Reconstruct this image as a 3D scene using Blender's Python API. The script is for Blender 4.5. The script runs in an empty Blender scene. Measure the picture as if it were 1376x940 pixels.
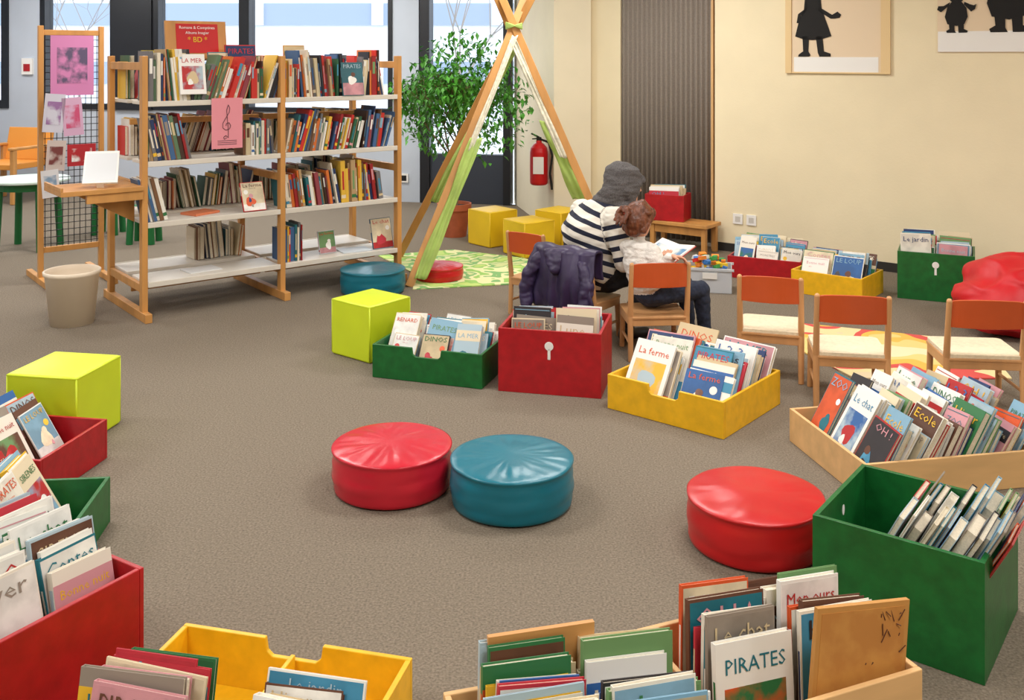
import bpy, bmesh, math, random
import numpy as np
from mathutils import Matrix, Vector, noise
sc = bpy.context.scene
sc.view_settings.view_transform = 'Standard'
sc.view_settings.look = 'None'
R = random.Random(7)

# ------------------------------------------------------------ helpers
def lin(c):
    return tuple(((x/255)/12.92 if x/255 <= .04045 else ((x/255+.055)/1.055)**2.4) for x in c)
def T(x, y, z=0, yaw=0):
    return Matrix.Translation((x, y, z)) @ Matrix.Rotation(math.radians(yaw), 4, 'Z')
def RX(a): return Matrix.Rotation(math.radians(a), 4, 'X')
def RY(a): return Matrix.Rotation(math.radians(a), 4, 'Y')
def RZ(a): return Matrix.Rotation(math.radians(a), 4, 'Z')
I4 = Matrix.Identity(4)

def mat(name, col, rough=.6, nscale=0, namt=.15, bump=0, bscale=None, spec=.5, metal=0, stretch=(1,1,1), alpha=1, detail=4):
    m = bpy.data.materials.new(name); m.use_nodes = True
    nt = m.node_tree; b = nt.nodes['Principled BSDF']
    c = lin(col)
    b.inputs['Base Color'].default_value = (*c, 1)
    b.inputs['Roughness'].default_value = rough
    b.inputs['Metallic'].default_value = metal
    b.inputs['Specular IOR Level'].default_value = spec
    b.inputs['Alpha'].default_value = alpha
    tc = nt.nodes.new('ShaderNodeTexCoord'); mp = nt.nodes.new('ShaderNodeMapping')
    mp.inputs['Scale'].default_value = stretch
    nt.links.new(tc.outputs['Object'], mp.inputs['Vector'])
    if nscale:
        n = nt.nodes.new('ShaderNodeTexNoise'); n.inputs['Scale'].default_value = nscale
        n.inputs['Detail'].default_value = detail
        nt.links.new(mp.outputs['Vector'], n.inputs['Vector'])
        r = nt.nodes.new('ShaderNodeValToRGB')
        r.color_ramp.elements[0].position = .3; r.color_ramp.elements[1].position = .7
        r.color_ramp.elements[0].color = (*[x*(1-namt) for x in c], 1)
        r.color_ramp.elements[1].color = (*[min(1, x*(1+namt)) for x in c], 1)
        nt.links.new(n.outputs['Fac'], r.inputs['Fac'])
        nt.links.new(r.outputs['Color'], b.inputs['Base Color'])
    if bump:
        n2 = nt.nodes.new('ShaderNodeTexNoise'); n2.inputs['Scale'].default_value = bscale or nscale or 50
        n2.inputs['Detail'].default_value = 4
        nt.links.new(mp.outputs['Vector'], n2.inputs['Vector'])
        bp = nt.nodes.new('ShaderNodeBump'); bp.inputs['Strength'].default_value = bump
        bp.inputs['Distance'].default_value = .01
        nt.links.new(n2.outputs['Fac'], bp.inputs['Height'])
        nt.links.new(bp.outputs['Normal'], b.inputs['Normal'])
    return m

def attr_mat(name, art=False, rough=.5):
    m = bpy.data.materials.new(name); m.use_nodes = True
    nt = m.node_tree; b = nt.nodes['Principled BSDF']; b.inputs['Roughness'].default_value = rough
    a = nt.nodes.new('ShaderNodeAttribute'); a.attribute_name = 'Col'
    if not art:
        nt.links.new(a.outputs['Color'], b.inputs['Base Color']); return m
    a2 = nt.nodes.new('ShaderNodeAttribute'); a2.attribute_name = 'Col2'
    tc = nt.nodes.new('ShaderNodeTexCoord')
    n = nt.nodes.new('ShaderNodeTexNoise'); n.inputs['Scale'].default_value = 11; n.inputs['Detail'].default_value = 6
    nt.links.new(tc.outputs['Object'], n.inputs['Vector'])
    r = nt.nodes.new('ShaderNodeValToRGB'); r.color_ramp.elements[0].position = .42; r.color_ramp.elements[1].position = .58
    nt.links.new(n.outputs['Fac'], r.inputs['Fac'])
    mx = nt.nodes.new('ShaderNodeMix'); mx.data_type = 'RGBA'
    nt.links.new(r.outputs['Color'], mx.inputs[0]); nt.links.new(a.outputs['Color'], mx.inputs[6]); nt.links.new(a2.outputs['Color'], mx.inputs[7])
    nt.links.new(mx.outputs[2], b.inputs['Base Color'])
    return m

class MB:
    def __init__(s): s.v = []; s.f = []; s.m = []; s.c = []; s.c2 = []
    def add(s, M, vs, fs, mi=0, col=(1,1,1), col2=(1,1,1)):
        o = len(s.v); s.v += [tuple(M @ Vector(p)) for p in vs]
        for f in fs:
            s.f.append([o+i for i in f]); s.m.append(mi); s.c.append(col); s.c2.append(col2)
    def box(s, M, lo, hi, mi=0, col=(1,1,1), col2=(1,1,1)):
        x0,y0,z0 = lo; x1,y1,z1 = hi
        s.add(M, [(x0,y0,z0),(x1,y0,z0),(x1,y1,z0),(x0,y1,z0),(x0,y0,z1),(x1,y0,z1),(x1,y1,z1),(x0,y1,z1)],
              [(0,3,2,1),(4,5,6,7),(0,1,5,4),(1,2,6,5),(2,3,7,6),(3,0,4,7)], mi, col, col2)
    def prism(s, M, pts, y0, y1, mi=0, col=(1,1,1), col2=(1,1,1)):
        n = len(pts)
        vs = [(x,y0,z) for x,z in pts]+[(x,y1,z) for x,z in pts]
        fs = [tuple(range(n)), tuple(range(2*n-1, n-1, -1))]+[(i, i+n, (i+1)%n+n, (i+1)%n) for i in range(n)]
        s.add(M, vs, fs, mi, col, col2)
    def lathe(s, M, prof, seg=32, mi=0, fn=None, col=(1,1,1)):
        vs = []; fs = []; n = len(prof)
        for j in range(seg):
            a = 2*math.pi*j/seg
            for i,(r,z) in enumerate(prof):
                p = (r*math.cos(a), r*math.sin(a), z)
                if fn: p = fn(p, i, a)
                vs.append(p)
        for j in range(seg):
            k = (j+1)%seg
            for i in range(n-1):
                fs.append((j*n+i, k*n+i, k*n+i+1, j*n+i+1))
        s.add(M, vs, fs, mi, col)
    def tube(s, p0, p1, r0, r1=None, mi=0, seg=10, col=(1,1,1)):
        r1 = r0 if r1 is None else r1
        p0 = Vector(p0); p1 = Vector(p1); d = p1-p0; L = d.length
        M = Matrix.Translation(p0) @ d.to_track_quat('Z','Y').to_matrix().to_4x4()
        s.lathe(M, [(0,0),(r0,0),(r1,L),(0,L)], seg, mi, None, col)
    def beam(s, p0, p1, w, t, mi=0, up=(0,0,1)):
        p0 = Vector(p0); p1 = Vector(p1); d = p1-p0
        z = d.normalized(); x = Vector(up).cross(z)
        if x.length < 1e-4: x = Vector((1,0,0))
        x.normalize(); y = z.cross(x)
        M = Matrix(((x.x,y.x,z.x,p0.x),(x.y,y.y,z.y,p0.y),(x.z,y.z,z.z,p0.z),(0,0,0,1)))
        s.box(M, (-w/2,-t/2,0), (w/2,t/2,d.length), mi)
    def grid(s, M, fn, nu, nv, mi=0, col=(1,1,1), closed=False):
        vs = [fn(i/(nu-1), j/(nv-1)) for j in range(nv) for i in range(nu)]
        fs = [(j*nu+i, j*nu+i+1, (j+1)*nu+i+1, (j+1)*nu+i) for j in range(nv-1) for i in range(nu-1)]
        s.add(M, vs, fs, mi, col)
    def build(s, name, mats, bevel=0, smooth=False, parent=None, M=None, solid=0, subsurf=0, merge=False):
        me = bpy.data.meshes.new(name); me.from_pydata(s.v, [], s.f)
        for m in mats: me.materials.append(m)
        me.polygons.foreach_set('material_index', s.m)
        for nm, src in (('Col', s.c), ('Col2', s.c2)):
            at = me.color_attributes.new(nm, 'FLOAT_COLOR', 'CORNER')
            arr = []
            for f, c in zip(s.f, src): arr += [c[0],c[1],c[2],1]*len(f)
            at.data.foreach_set('color', arr)
        bm = bmesh.new(); bm.from_mesh(me)
        if merge: bmesh.ops.remove_doubles(bm, verts=bm.verts, dist=1e-5)
        bmesh.ops.recalc_face_normals(bm, faces=bm.faces)
        bm.to_mesh(me); bm.free()
        if smooth: me.polygons.foreach_set('use_smooth', [True]*len(me.polygons))
        ob = bpy.data.objects.new(name, me); sc.collection.objects.link(ob)
        if M is not None: ob.matrix_world = M
        if parent: ob.parent = parent
        if solid:
            md = ob.modifiers.new('sol','SOLIDIFY'); md.thickness = solid; md.offset = 0
        if bevel:
            md = ob.modifiers.new('bev','BEVEL'); md.width = bevel; md.segments = 2; md.limit_method = 'ANGLE'
        if subsurf:
            md = ob.modifiers.new('sub','SUBSURF'); md.levels = subsurf; md.render_levels = subsurf
        return ob
def empty(name):
    e = bpy.data.objects.new(name, None); sc.collection.objects.link(e); return e

# ------------------------------------------------------------ materials
m_carpet = mat('carpet', (126,115,101), .95, 130, .34, .5, 150, spec=.15, detail=6)
m_wallc = mat('cream_paint', (236,222,188), .8, 3, .03, .08, 60)
m_wallg = mat('grey_blue_paint', (192,200,212), .8, 3, .03)
m_ceil = mat('ceiling_white', (238,237,233), .9)
m_dark = mat('dark_frame', (26,28,34), .4)
m_darkpanel = mat('dark_panel', (52,58,70), .5)
m_base = mat('baseboard_dark', (45,42,40), .5)
m_curt = mat('curtain_fabric', (142,132,122), .9, 80, .1)
m_wood = mat('beech_wood', (214,170,116), .5, 12, .18, .05, 30, stretch=(1,1,.12))
m_pine = mat('pine_wood', (200,144,80), .45, 10, .18, .05, 30, stretch=(1,1,.15))
m_chair = mat('chair_beech', (202,150,100), .4, 10, .14, stretch=(1,1,.15))
m_ply = mat('plywood', (222,178,122), .55, 14, .12, stretch=(.2,1,1))
m_shelf = mat('shelf_board', (218,211,200), .45, 6, .04)
m_red = mat('red_paint', (172,20,30), .38, 20, .16, .06, 60)
m_green = mat('green_paint', (16,98,42), .38, 20, .2, .06, 60)
m_yellow = mat('yellow_paint', (236,182,26), .4, 20, .1, .06, 60)
m_lime = mat('lime_vinyl', (204,222,36), .42, 6, .04)
m_gold = mat('golden_vinyl', (232,192,28), .45, 6, .05)
m_vred = mat('red_vinyl', (192,22,28), .3, 5, .08, .12, 14)
m_vpink = mat('red_vinyl_shiny', (196,30,50), .24, 5, .08, .12, 14)
m_vteal = mat('teal_vinyl', (8,108,128), .28, 5, .08, .12, 14)
m_orange = mat('orange_laminate', (200,84,36), .4, 8, .06)
m_cush = mat('cream_cushion', (232,216,186), .9, 60, .08, .3, 90)
m_white = mat('white_paper', (238,236,232), .7)
m_black = mat('black_card', (18,16,16), .8)
m_pages = mat('pages', (222,210,188), .85, 200, .12)
m_cov = attr_mat('book_cover'); m_art = attr_mat('book_art', True)
BM = [m_cov, m_pages, m_art]
m_terra = mat('terracotta', (176,92,58), .8, 15, .12)
m_leaf = mat('leaf_green', (78,150,50), .45, 4, .45)
m_soil = mat('soil', (60,44,32), .9, 60, .3)
m_bark = mat('bark', (130,104,78), .9, 30, .2)
m_basket = mat('waste_basket_plastic', (232,216,194), .5, 6, .03)
m_wire = mat('black_wire', (25,25,28), .4)
m_gtab = mat('green_laminate', (20,104,52), .4)
m_ctab = mat('pale_laminate', (205,222,215), .35)

# ------------------------------------------------------------ room
foot = [(-8,-2.5),(7.4,-2.5),(7.4,4.19),(1.73,8.44),(1.9,9.6),(.75,11.0),(.02,11.0),(-8,12.757)]
def slab(name, pts, z0, z1, m):
    b = MB(); n = len(pts)
    b.add(I4, [(x,y,z0) for x,y in pts]+[(x,y,z1) for x,y in pts],
          [tuple(range(n)), tuple(range(2*n-1,n-1,-1))]+[(i,(i+1)%n,(i+1)%n+n,i+n) for i in range(n)])
    return b.build(name, [m])
slab('floor', foot, -.1, 0, m_carpet)
slab('ceiling', foot, 3.0, 3.1, m_ceil)
def wall(name, p, q, th, z0, z1, m, side=1):
    p = Vector(p); q = Vector(q); d = (q-p).normalized(); n = Vector((-d.y, d.x))*th*side
    return slab(name, [tuple(p), tuple(q), tuple(q+n), tuple(p+n)], z0, z1, m)
wall('wall_right', (1.73,8.44), (7.4,4.19), .14, 0, 3, m_wallc, 1)
wall('wall_right_near', (7.4,4.19), (7.4,-2.5), .12, 0, 3, m_wallc, 1)
wall('wall_rear', (-8,-2.5), (7.4,-2.5), .12, 0, 3, m_wallc, -1)
wall('wall_left', (-8,12.757), (-8,-2.5), .12, 0, 3, m_wallg, -1)
wall('baseboard_right', (1.74,8.425), (7.39,4.175), .012, 0, .07, m_base, 1)
wall('trim_1', (1.70,8.46), (1.80,8.62), .02, 0, 3, m_wood, -1)
wall('wall_niche', (1.95,8.72), (.98,9.447), .1, 0, 3, m_wallc, -1)
slab('wall_jamb', [(1.0,9.12),(1.1,9.35),(.70,9.75),(.735,9.3)], 0, 3, m_wallc)
slab('wall_column', [(.39,9.2),(.735,9.22),(.75,11.1),(.02,11.1)], 0, 3, mat('column_paint', (236,224,196), .8, 3, .03))
cb = MB()
def cf(u, v):
    t = u*1.03; w = .015*math.sin(u*2*math.pi*21)
    return (1.81-.8*t+.6*w, 8.55+.6*t+.8*w, .02+v*2.96)
cb.grid(I4, cf, 421, 3)
cb.build('pleated_curtain', [m_curt], solid=.003, smooth=True)

FM = T(.02, 11.0, 0, 167.6)
fb = MB()
fb.box(FM, (1.06,-.1,0), (8.25,.08,1.0)); fb.box(FM, (1.06,-.1,2.7), (8.25,.08,3.0))
for a,c in ((1.08,1.39),(5.95,6.4),(8.1,8.25)): fb.box(FM, (a,-.1,1.0), (c,.08,2.7))
fb.build('wall_facade', [m_wallg])
b = MB(); b.box(FM, (0,-.1,2.7), (1.06,.08,3.0)); b.build('trim_3', [m_wallg])
m_glass = bpy.data.materials.new('window_glass'); m_glass.use_nodes = True
g = m_glass.node_tree; g.nodes.remove(g.nodes['Principled BSDF'])
tr = g.nodes.new('ShaderNodeBsdfTransparent'); gl = g.nodes.new('ShaderNodeBsdfGlossy'); gl.inputs['Roughness'].default_value = .02
mxs = g.nodes.new('ShaderNodeMixShader'); mxs.inputs[0].default_value = .05
g.links.new(tr.outputs[0], mxs.inputs[1]); g.links.new(gl.outputs[0], mxs.inputs[2]); g.links.new(mxs.outputs[0], g.nodes['Material Output'].inputs[0])
def window(i, a, c, z0, z1, fw=.07, bars=()):
    b = MB()
    b.box(FM, (a,-.06,z0), (a+fw,.1,z1)); b.box(FM, (c-fw,-.06,z0), (c,.1,z1))
    b.box(FM, (a+fw,-.06,z0), (c-fw,.1,z0+fw)); b.box(FM, (a+fw,-.06,z1-fw), (c-fw,.1,z1))
    for x in bars: b.box(FM, (x-.03,-.05,z0+fw), (x+.03,.07,z1-fw))
    b.box(FM, (a+fw,-.004,z0+fw), (c-fw,.004,z1-fw), 1)
    b.build('window_%d'%i, [m_dark, m_glass])
window(1, 1.39, 3.2, 1.0, 2.7, .05)
window(2, 3.2, 4.41, 1.0, 2.7, .08)
window(3, 4.91, 5.95, 1.0, 2.7, .07)
window(4, 6.4, 8.1, 1.0, 2.7, .1)
b = MB(); b.box(FM, (4.41,-.1,1.0), (4.91,.12,2.7)); b.build('trim_2', [m_dark])
b = MB()
b.box(FM, (.02,-.06,0), (.10,.1,2.7)); b.box(FM, (.95,-.06,0), (1.06,.1,2.7)); b.box(FM, (.1,-.06,2.6), (.95,.1,2.7))
b.box(FM, (.1,-.05,0), (.95,.07,.55), 2); b.box(FM, (.1,-.004,.55), (.95,.004,2.6), 1)
b.build('door_1', [m_dark, m_glass, m_darkpanel])
b = MB(); b.box(I4, (-40,13.2,-.6), (30,60,-.5)); b.build('outside_ground', [mat('pale_paving', (214,218,222), .9, 2, .1)])
b = MB()
b.box(I4, (-34,34,-.5), (20,44,4.6), 0)
for k in range(2):
    z = .7+k*2.0
    b.box(I4, (-33.5,33.9,z), (19.5,34.02,z+.75), 1)
    for j in range(14): b.box(I4, (-33.5+j*4.1,33.8,z), (-33.1+j*4.1,33.91,z+.75), 0)
b.build('office_building_outside', [mat('white_render', (226,230,236), .8), mat('blue_glass', (150,166,186), .3)])
tb = MB()
def branch(p, d, L, r, n):
    q = p + d*L; tb.tube(p, q, r, r*.7, 0, 5)
    if n == 0: return
    for _ in range(3):
        nd = (d + Vector((R.uniform(-.8,.8), R.uniform(-.8,.8), R.uniform(-.2,.6)))).normalized()
        branch(q, nd, L*.72, r*.6, n-1)
for (x,y) in ((-12.5,22),(-10.5,24),(-.9,17)):
    branch(Vector((x,y,-.5)), Vector((0,0,1)), 1.6, .035, 5)
tb.build('bare_trees_outside', [mat('tree_bark_outside', (150,144,138), .9)])

# ------------------------------------------------------------ lights
w = bpy.data.worlds.new('world'); sc.world = w; w.use_nodes = True
w.node_tree.nodes['Background'].inputs[0].default_value = (.84,.91,1,1)
w.node_tree.nodes['Background'].inputs[1].default_value = 2.7
k = 0
m_em = bpy.data.materials.new('lamp_diffuser'); m_em.use_nodes = True
pb = m_em.node_tree.nodes['Principled BSDF']; pb.inputs['Emission Color'].default_value = (1,.98,.95,1); pb.inputs['Emission Strength'].default_value = 3
for (x,y) in ((-5,1),(-2,1),(1.2,1),(4.4,1),(-5,4.2),(-2,4.2),(1.2,4.2),(4.4,4.0),(-5,7.6),(-2.2,7.4),(.6,7.2),(-5.5,10.6),(-2.2,10)):
    b = MB(); b.box(T(x,y), (-.62,-.32,2.955), (.62,.32,2.995)); b.box(T(x,y), (-.58,-.28,2.948), (.58,.28,2.955), 1)
    fx = b.build('ceiling_light' if k == 0 else 'ceiling_light.%03d'%k, [m_white, m_em])
    L = bpy.data.lights.new('panel','AREA'); L.shape = 'RECTANGLE'; L.size = 1.2; L.size_y = .6
    L.energy = 49; L.color = (1,.975,.94)
    o = bpy.data.objects.new('panel_light', L); sc.collection.objects.link(o); o.location = (x,y,2.93); o.parent = fx; k += 1

# ------------------------------------------------------------ books
PAL = [lin(c) for c in ((232,226,212),(226,210,178),(208,186,146),(238,236,230),(170,192,204),(44,96,160),(30,54,104),(180,34,36),
       (214,86,38),(230,182,44),(44,114,66),(110,150,96),(24,112,128),(100,62,44),(44,40,44),(206,146,154),(130,172,196),(146,134,122),(190,44,60),(64,140,176))]
LIGHT = [0,1,2,3,4,0,3,16]
SPAL = [lin(c) for c in ((226,216,196),(212,196,160),(180,150,110),(120,84,56),(70,46,36),(36,36,44),(30,52,96),(60,96,140),(150,28,32),(196,44,36),
       (208,110,46),(222,178,60),(36,90,60),(90,120,90),(110,108,110),(232,228,220),(30,100,110),(140,60,70))]
WORDS = {}
for wd_ in ('SIRENES','LE LOUP','Lune','BEBE','PIRATES','Mon ours','LA MER','Contes','ZOO','Le chat','OH !','Petit Pierre','DINOS','Bonne nuit','La ferme','RENARD','Ecole','1 2 3','Hiver','MONSTRES','abc','Le jardin'):
    cu = bpy.data.curves.new('w','FONT'); cu.body = wd_; cu.resolution_u = 1
    ow = bpy.data.objects.new('w', cu); sc.collection.objects.link(ow)
    bpy.context.view_layer.update()
    me = bpy.data.meshes.new_from_object(ow.evaluated_get(bpy.context.evaluated_depsgraph_get()))
    vs = [(v.co.x, v.co.y) for v in me.vertices]; fs = [tuple(p.vertices) for p in me.polygons]
    bpy.data.objects.remove(ow); bpy.data.curves.remove(cu)
    x0 = min(v[0] for v in vs); x1 = max(v[0] for v in vs); z0 = min(v[1] for v in vs); z1 = max(v[1] for v in vs)
    WORDS[wd_] = ([(x-x0, z-z0) for x,z in vs], fs, x1-x0, z1-z0)
WK = list(WORDS)
def pick(rng, light=.55):
    if light < 0: return SPAL[rng.randrange(len(SPAL))]
    return PAL[rng.choice(LIGHT)] if rng.random() < light else PAL[rng.randrange(len(PAL))]
def contrast(c, rng):
    for _ in range(8):
        q = PAL[rng.randrange(len(PAL))]
        if sum(abs(a-d) for a,d in zip(q,c)) > .6: return q
    return (.02,.02,.03) if sum(c) > 1 else (.85,.82,.75)
def book(b, M, w, t, h, rng, c=None, light=.55, detail=True):
    c = c or pick(rng, light); c2 = contrast(c, rng); c3 = pick(rng, .3)
    e = .0018
    b.box(M, (e,-t/2+e,.004), (w-.004,t/2-e,h-.004), 1)
    b.box(M, (0,-t/2,0), (w,-t/2+e,h), 0, c)
    b.box(M, (0,t/2-e,0), (w,t/2,h), 0, c)
    b.box(M, (0,-t/2+e,0), (e,t/2-e,h), 0, c)
    k = rng.random()
    if k < .5: b.box(M, (-.0006,-t*.3,h*.55), (0,t*.3,h*.85), 0, c3)
    elif k < .8:
        b.box(M, (-.0006,-t*.5,h*.1), (0,t*.5,h*.18), 0, c2); b.box(M, (-.0006,-t*.2,h*.3), (0,t*.2,h*.75), 0, c3)
    if not detail: return
    y1 = -t/2; L = .00035
    lay = [0]
    def ypair():
        lay[0] += 1; return y1-L*lay[0], y1-L*(lay[0]-1)
    def quad(x0, x1, z0, z1, col, mi=0, col2=(1,1,1)):
        a, d = ypair(); b.box(M, (w*x0,a,h*z0), (w*x1,d,h*z1), mi, col, col2)
    def disc(cx, cz, rx, rz, col, n=12, wob=0):
        a, d = ypair(); ph = rng.uniform(0,6)
        pts = []
        for i in range(n):
            an = i*2*math.pi/n; q = 1+wob*math.sin(an*3+ph)
            x = min(w*.985, max(w*.015, w*(cx+rx*q*math.cos(an)))); z = min(h*.985, max(h*.015, h*cz+w*rz*q*math.sin(an)))
            pts.append((x,z))
        b.prism(M, pts, a, d, 2 if rng.random()<.5 else 0, col, [min(1,x*1.35+.03) for x in col])
    def text(x0, x1, z0, z1, col):
        a, d = ypair(); vs, fs, ww, hh = WORDS[rng.choice(WK)]
        s = min(w*(x1-x0)/ww, h*(z1-z0)/hh); sx = min(w*(x1-x0)/ww, s*1.25)
        ox = w*(x0+x1)/2-ww*sx/2 if rng.random()<.6 else w*x0; oz = h*(z0+z1)/2-hh*s/2
        b.add(M, [(ox+x*sx, a-.0001, oz+z*s) for x,z in vs], fs, 0, col)
    st = rng.random(); col_t = contrast(c, rng)
    if st < .6:
        bg = pick(rng, .4) if rng.random() < .6 else c
        gz = rng.uniform(.2,.4)
        quad(.02,.98,.02,.98,bg, 2, [x*.8 for x in bg])
        g_ = contrast(bg, rng) if rng.random()<.5 else c3
        quad(.02,.98,.02,gz, g_, 2, [x*.7 for x in g_])
        if rng.random() < .5: disc(rng.choice((.2,.8)), .66, .10, .10, PAL[rng.choice((3,7,9,8))])
        fx = rng.uniform(.35,.65); fc = contrast(bg, rng)
        disc(fx, gz+.08, rng.uniform(.14,.24), rng.uniform(.18,.26), fc, 14, .14)
        disc(fx+rng.uniform(-.08,.08), gz+.08+.24*w/h, .10, .10, rng.choice((fc, PAL[1], PAL[15], PAL[13])), 12, .05)
        for _ in range(rng.randrange(3)): disc(rng.uniform(.12,.88), rng.uniform(.08,.5), rng.uniform(.04,.1), rng.uniform(.05,.12), PAL[rng.randrange(len(PAL))], 9, .2)
        tc_ = contrast(bg, rng); text(.1,.92,.82,.94,tc_)
        if rng.random() < .4: text(.3,.7,.755,.79,tc_)
    elif st < .8:
        quad(.1,.9,.12,.7,c2, 2, c3); disc(.5,.4,.22,.24,contrast(c2,rng),14,.15); disc(.4,.3,.1,.12,c,10,.2); text(.12,.9,.78,.9,col_t)
    elif st < .93:
        quad(.0,1,.68,.88,c2); text(.1,.92,.72,.84,contrast(c2,rng)); disc(.5,.34,.3,.3,c3,16,.2); disc(.45,.38,.12,.12,contrast(c3,rng),10,.1)
    else:
        text(.15,.85,.76,.88,col_t); text(.25,.7,.68,.72,col_t); quad(.04,.96,.04,.05,col_t); quad(.04,.96,.95,.96,col_t)
    b.box(M, (w*.06,t/2,h*.06), (w*.94,t/2+.0006,h*.94), 0 if rng.random()<.6 else 2, c, c2)

def bin_books(cx, cy, yaw, W, D, hbin, face=0, ncol=2, lean=24, seed=1, hr=(.22,.31), y0f=0., y1f=1., cols=None, light=.45, dens=1., z0=.02, name='picture_books', roll=0, jit=2.5):
    rng = random.Random(seed); b = MB()
    if abs(face) == 90: W, D = D, W
    F = T(cx, cy, z0, yaw+face)
    W -= .04; D -= .04
    cw = W/ncol
    for ci in (cols if cols is not None else range(ncol)):
        y = -D/2+.012+y0f*D; drift = rng.uniform(-3,3)
        ymax = D/2-hbin*math.tan(math.radians(lean))-.02
        ymax = -D/2+(ymax+D/2)*y1f
        while y < ymax:
            t = rng.uniform(.004,.018) if rng.random() < .85 else rng.uniform(.02,.03)
            h = rng.uniform(*hr)
            if rng.random() < .15: h *= rng.uniform(.75,.9)
            w_ = min(cw*rng.uniform(.68,.97), h*1.1)
            x = -W/2+ci*cw+rng.uniform(.1,.9)*(cw-w_)
            M = F @ Matrix.Translation((x, y+t/2, .006+max(0,w_*math.sin(math.radians(-roll))))) @ RX(-lean+drift*.3+rng.uniform(-1.2,1.2)) @ RY(rng.uniform(-jit,jit)+roll)
            book(b, M, w_, t, h, rng, light=light)
            y += (t+rng.uniform(.001,.010))/math.cos(math.radians(lean))/dens
    return b.build(name, BM)

def panel(b, M, L, h, th, mi, notch=None, slot=None):
    if notch:
        c, nw, nd = notch; r = .012
        pts = [(0,0),(L,0),(L,h),(c+nw/2,h),(c+nw/2-r*.4,h-nd+r),(c+nw/2-r*1.6,h-nd),(c-nw/2+r*1.6,h-nd),(c-nw/2+r*.4,h-nd+r),(c-nw/2,h),(0,h)]
    else: pts = [(0,0),(L,0),(L,h),(0,h)]
    b.prism(M, pts, 0, th, mi)
def book_bin(name, cx, cy, yaw, W, D, h, m, notches=(), tag=None, divider=False, slot=None):
    b = MB(); th = .014; M = T(0,0,0,0)
    nf = (W/2, .16, .045)
    panel(b, T(-W/2,-D/2), W, h, th, 0, nf if 'f' in notches else None)
    panel(b, T(-W/2,D/2-th), W, h, th, 0, nf if 'b' in notches else None)
    nd = (D/2-th, .14, .045)
    panel(b, T(-W/2+th,-D/2+th,0,90), D-2*th, h, th, 0, nd if 'l' in notches else None)
    panel(b, T(W/2,-D/2+th,0,90), D-2*th, h, th, 0, nd if 'r' in notches else None)
    b.box(M, (-W/2+th,-D/2+th,0), (W/2-th,D/2-th,.012), 0)
    if divider: b.box(M, (-.006,-D/2+th,.012), (.006,D/2-th,h-.03), 0)
    mats = [m, m_white, m_black]
    if tag == 'f':
        b.prism(T(-.0,-D/2-.002), [(.022*math.cos(a*math.pi/8), h*.76+.022*math.sin(a*math.pi/8)) for a in range(16)], 0, .0015, 1)
        b.box(M, (-.007,-D/2-.002,h*.55), (.007,-D/2-.0005,h*.72), 1)
    if slot:
        for (sx, side) in slot:
            pts = [(.010*math.cos(a*math.pi/8), h*.80+.016*math.sin(a*math.pi/8)) for a in range(16)]
            if side == 'f': b.prism(T(sx,-D/2-.001), pts, 0, .0012, 2)
            if side == 'r': b.prism(T(W/2+.001,sx,0,90), pts, 0, .0012, 2)
            if side == 'b_in': b.prism(T(sx,D/2-th-.001), pts, 0, .0012, 1)
            if side == 'l_in': b.prism(T(-W/2+th+.0012,sx,0,90), pts, 0, .0012, 1)
    return b.build(name, mats, bevel=.0025, M=T(cx,cy,0.001,yaw))

book_bin('green_book_bin', -.370,5.18,-18.4,.60,.40,.17, m_green, notches=('f',))
bin_books(-.370,5.18,-18.4,.60,.40,.17, 0, 3, 34, 31, (.2,.3), light=.8, jit=5)
book_bin('red_book_bin', .226,5.013,-13.2,.51,.40,.31, m_red, tag='f')
bin_books(.226,5.013,-13.2,.51,.40,.31, 0, 2, 12, 12, (.26,.34), light=.4, y0f=.1, z0=.05)
book_bin('yellow_book_bin', .86,4.665,-39.6,.60,.57,.16, m_yellow, notches=('f',))
bin_books(.86,4.665,-39.6,.60,.57,.16, 0, 2, 32, 13, (.24,.33), light=.5)
book_bin('wooden_book_bin', 1.60,4.018,11,.72,.60,.14, m_ply)
bin_books(1.60,4.018,11,.72,.60,.14, -90, 3, 30, 14, (.22,.32), light=.45, jit=4)
book_bin('green_book_bin', 1.19,2.91,-37,.46,.45,.32, m_green, slot=((.0,'r'),(-.0,'b_in'),(0,'l_in')))
bin_books(1.20,2.92,-37,.43,.42,.30, -90, 2, 28, 15, (.23,.29), light=.2, y0f=.16, y1f=1.7, z0=.13)
# two wooden bins in the foreground
book_bin('wooden_book_bin', .155,1.98,16,.50,.46,.28, m_ply)
bin_books(.155,1.975,16,.48,.45,.24, 0, 2, 6, 16, (.32,.385), light=.4, roll=3, y1f=.98, z0=.03)
I2x, I2y = .612, 2.306
book_bin('wooden_book_bin', I2x,I2y,22,.52,.38,.27, m_ply)
bin_books(I2x,I2y,22,.50,.36,.20, 0, 2, 7, 17, (.30,.36), light=.4, roll=5, y0f=.16, y1f=.95, z0=.03)
b = MB(); rng = random.Random(2)
bmx = T(I2x,I2y,0.03,22) @ Matrix.Translation((-.045,-.155,.0)) @ RX(-2) @ RY(7)
b.box(bmx, (0,-.006,0), (.26,.006,.41), 0, lin((196,140,72))); b.box(bmx, (.012,-.007,.012), (.248,-.006,.398), 2, lin((204,146,74)), lin((190,128,62)))
for i in range(14):
    q = bmx @ Vector((.20+rng.uniform(-.06,.04),-.008,.34+rng.uniform(-.06,.05))); b.tube(q, q+Vector((rng.uniform(-.03,.03),0,rng.uniform(-.02,.03))), .0012, None, 0, 5, col=lin((90,50,34)))
bmx = T(.155,1.98,0.03,16) @ Matrix.Translation((-.17,.18,.0)) @ RY(1)
b.box(bmx, (0,-.006,0), (.24,.006,.385), 0, lin((206,148,86)))
b.build('large_tan_portfolios', BM)
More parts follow.
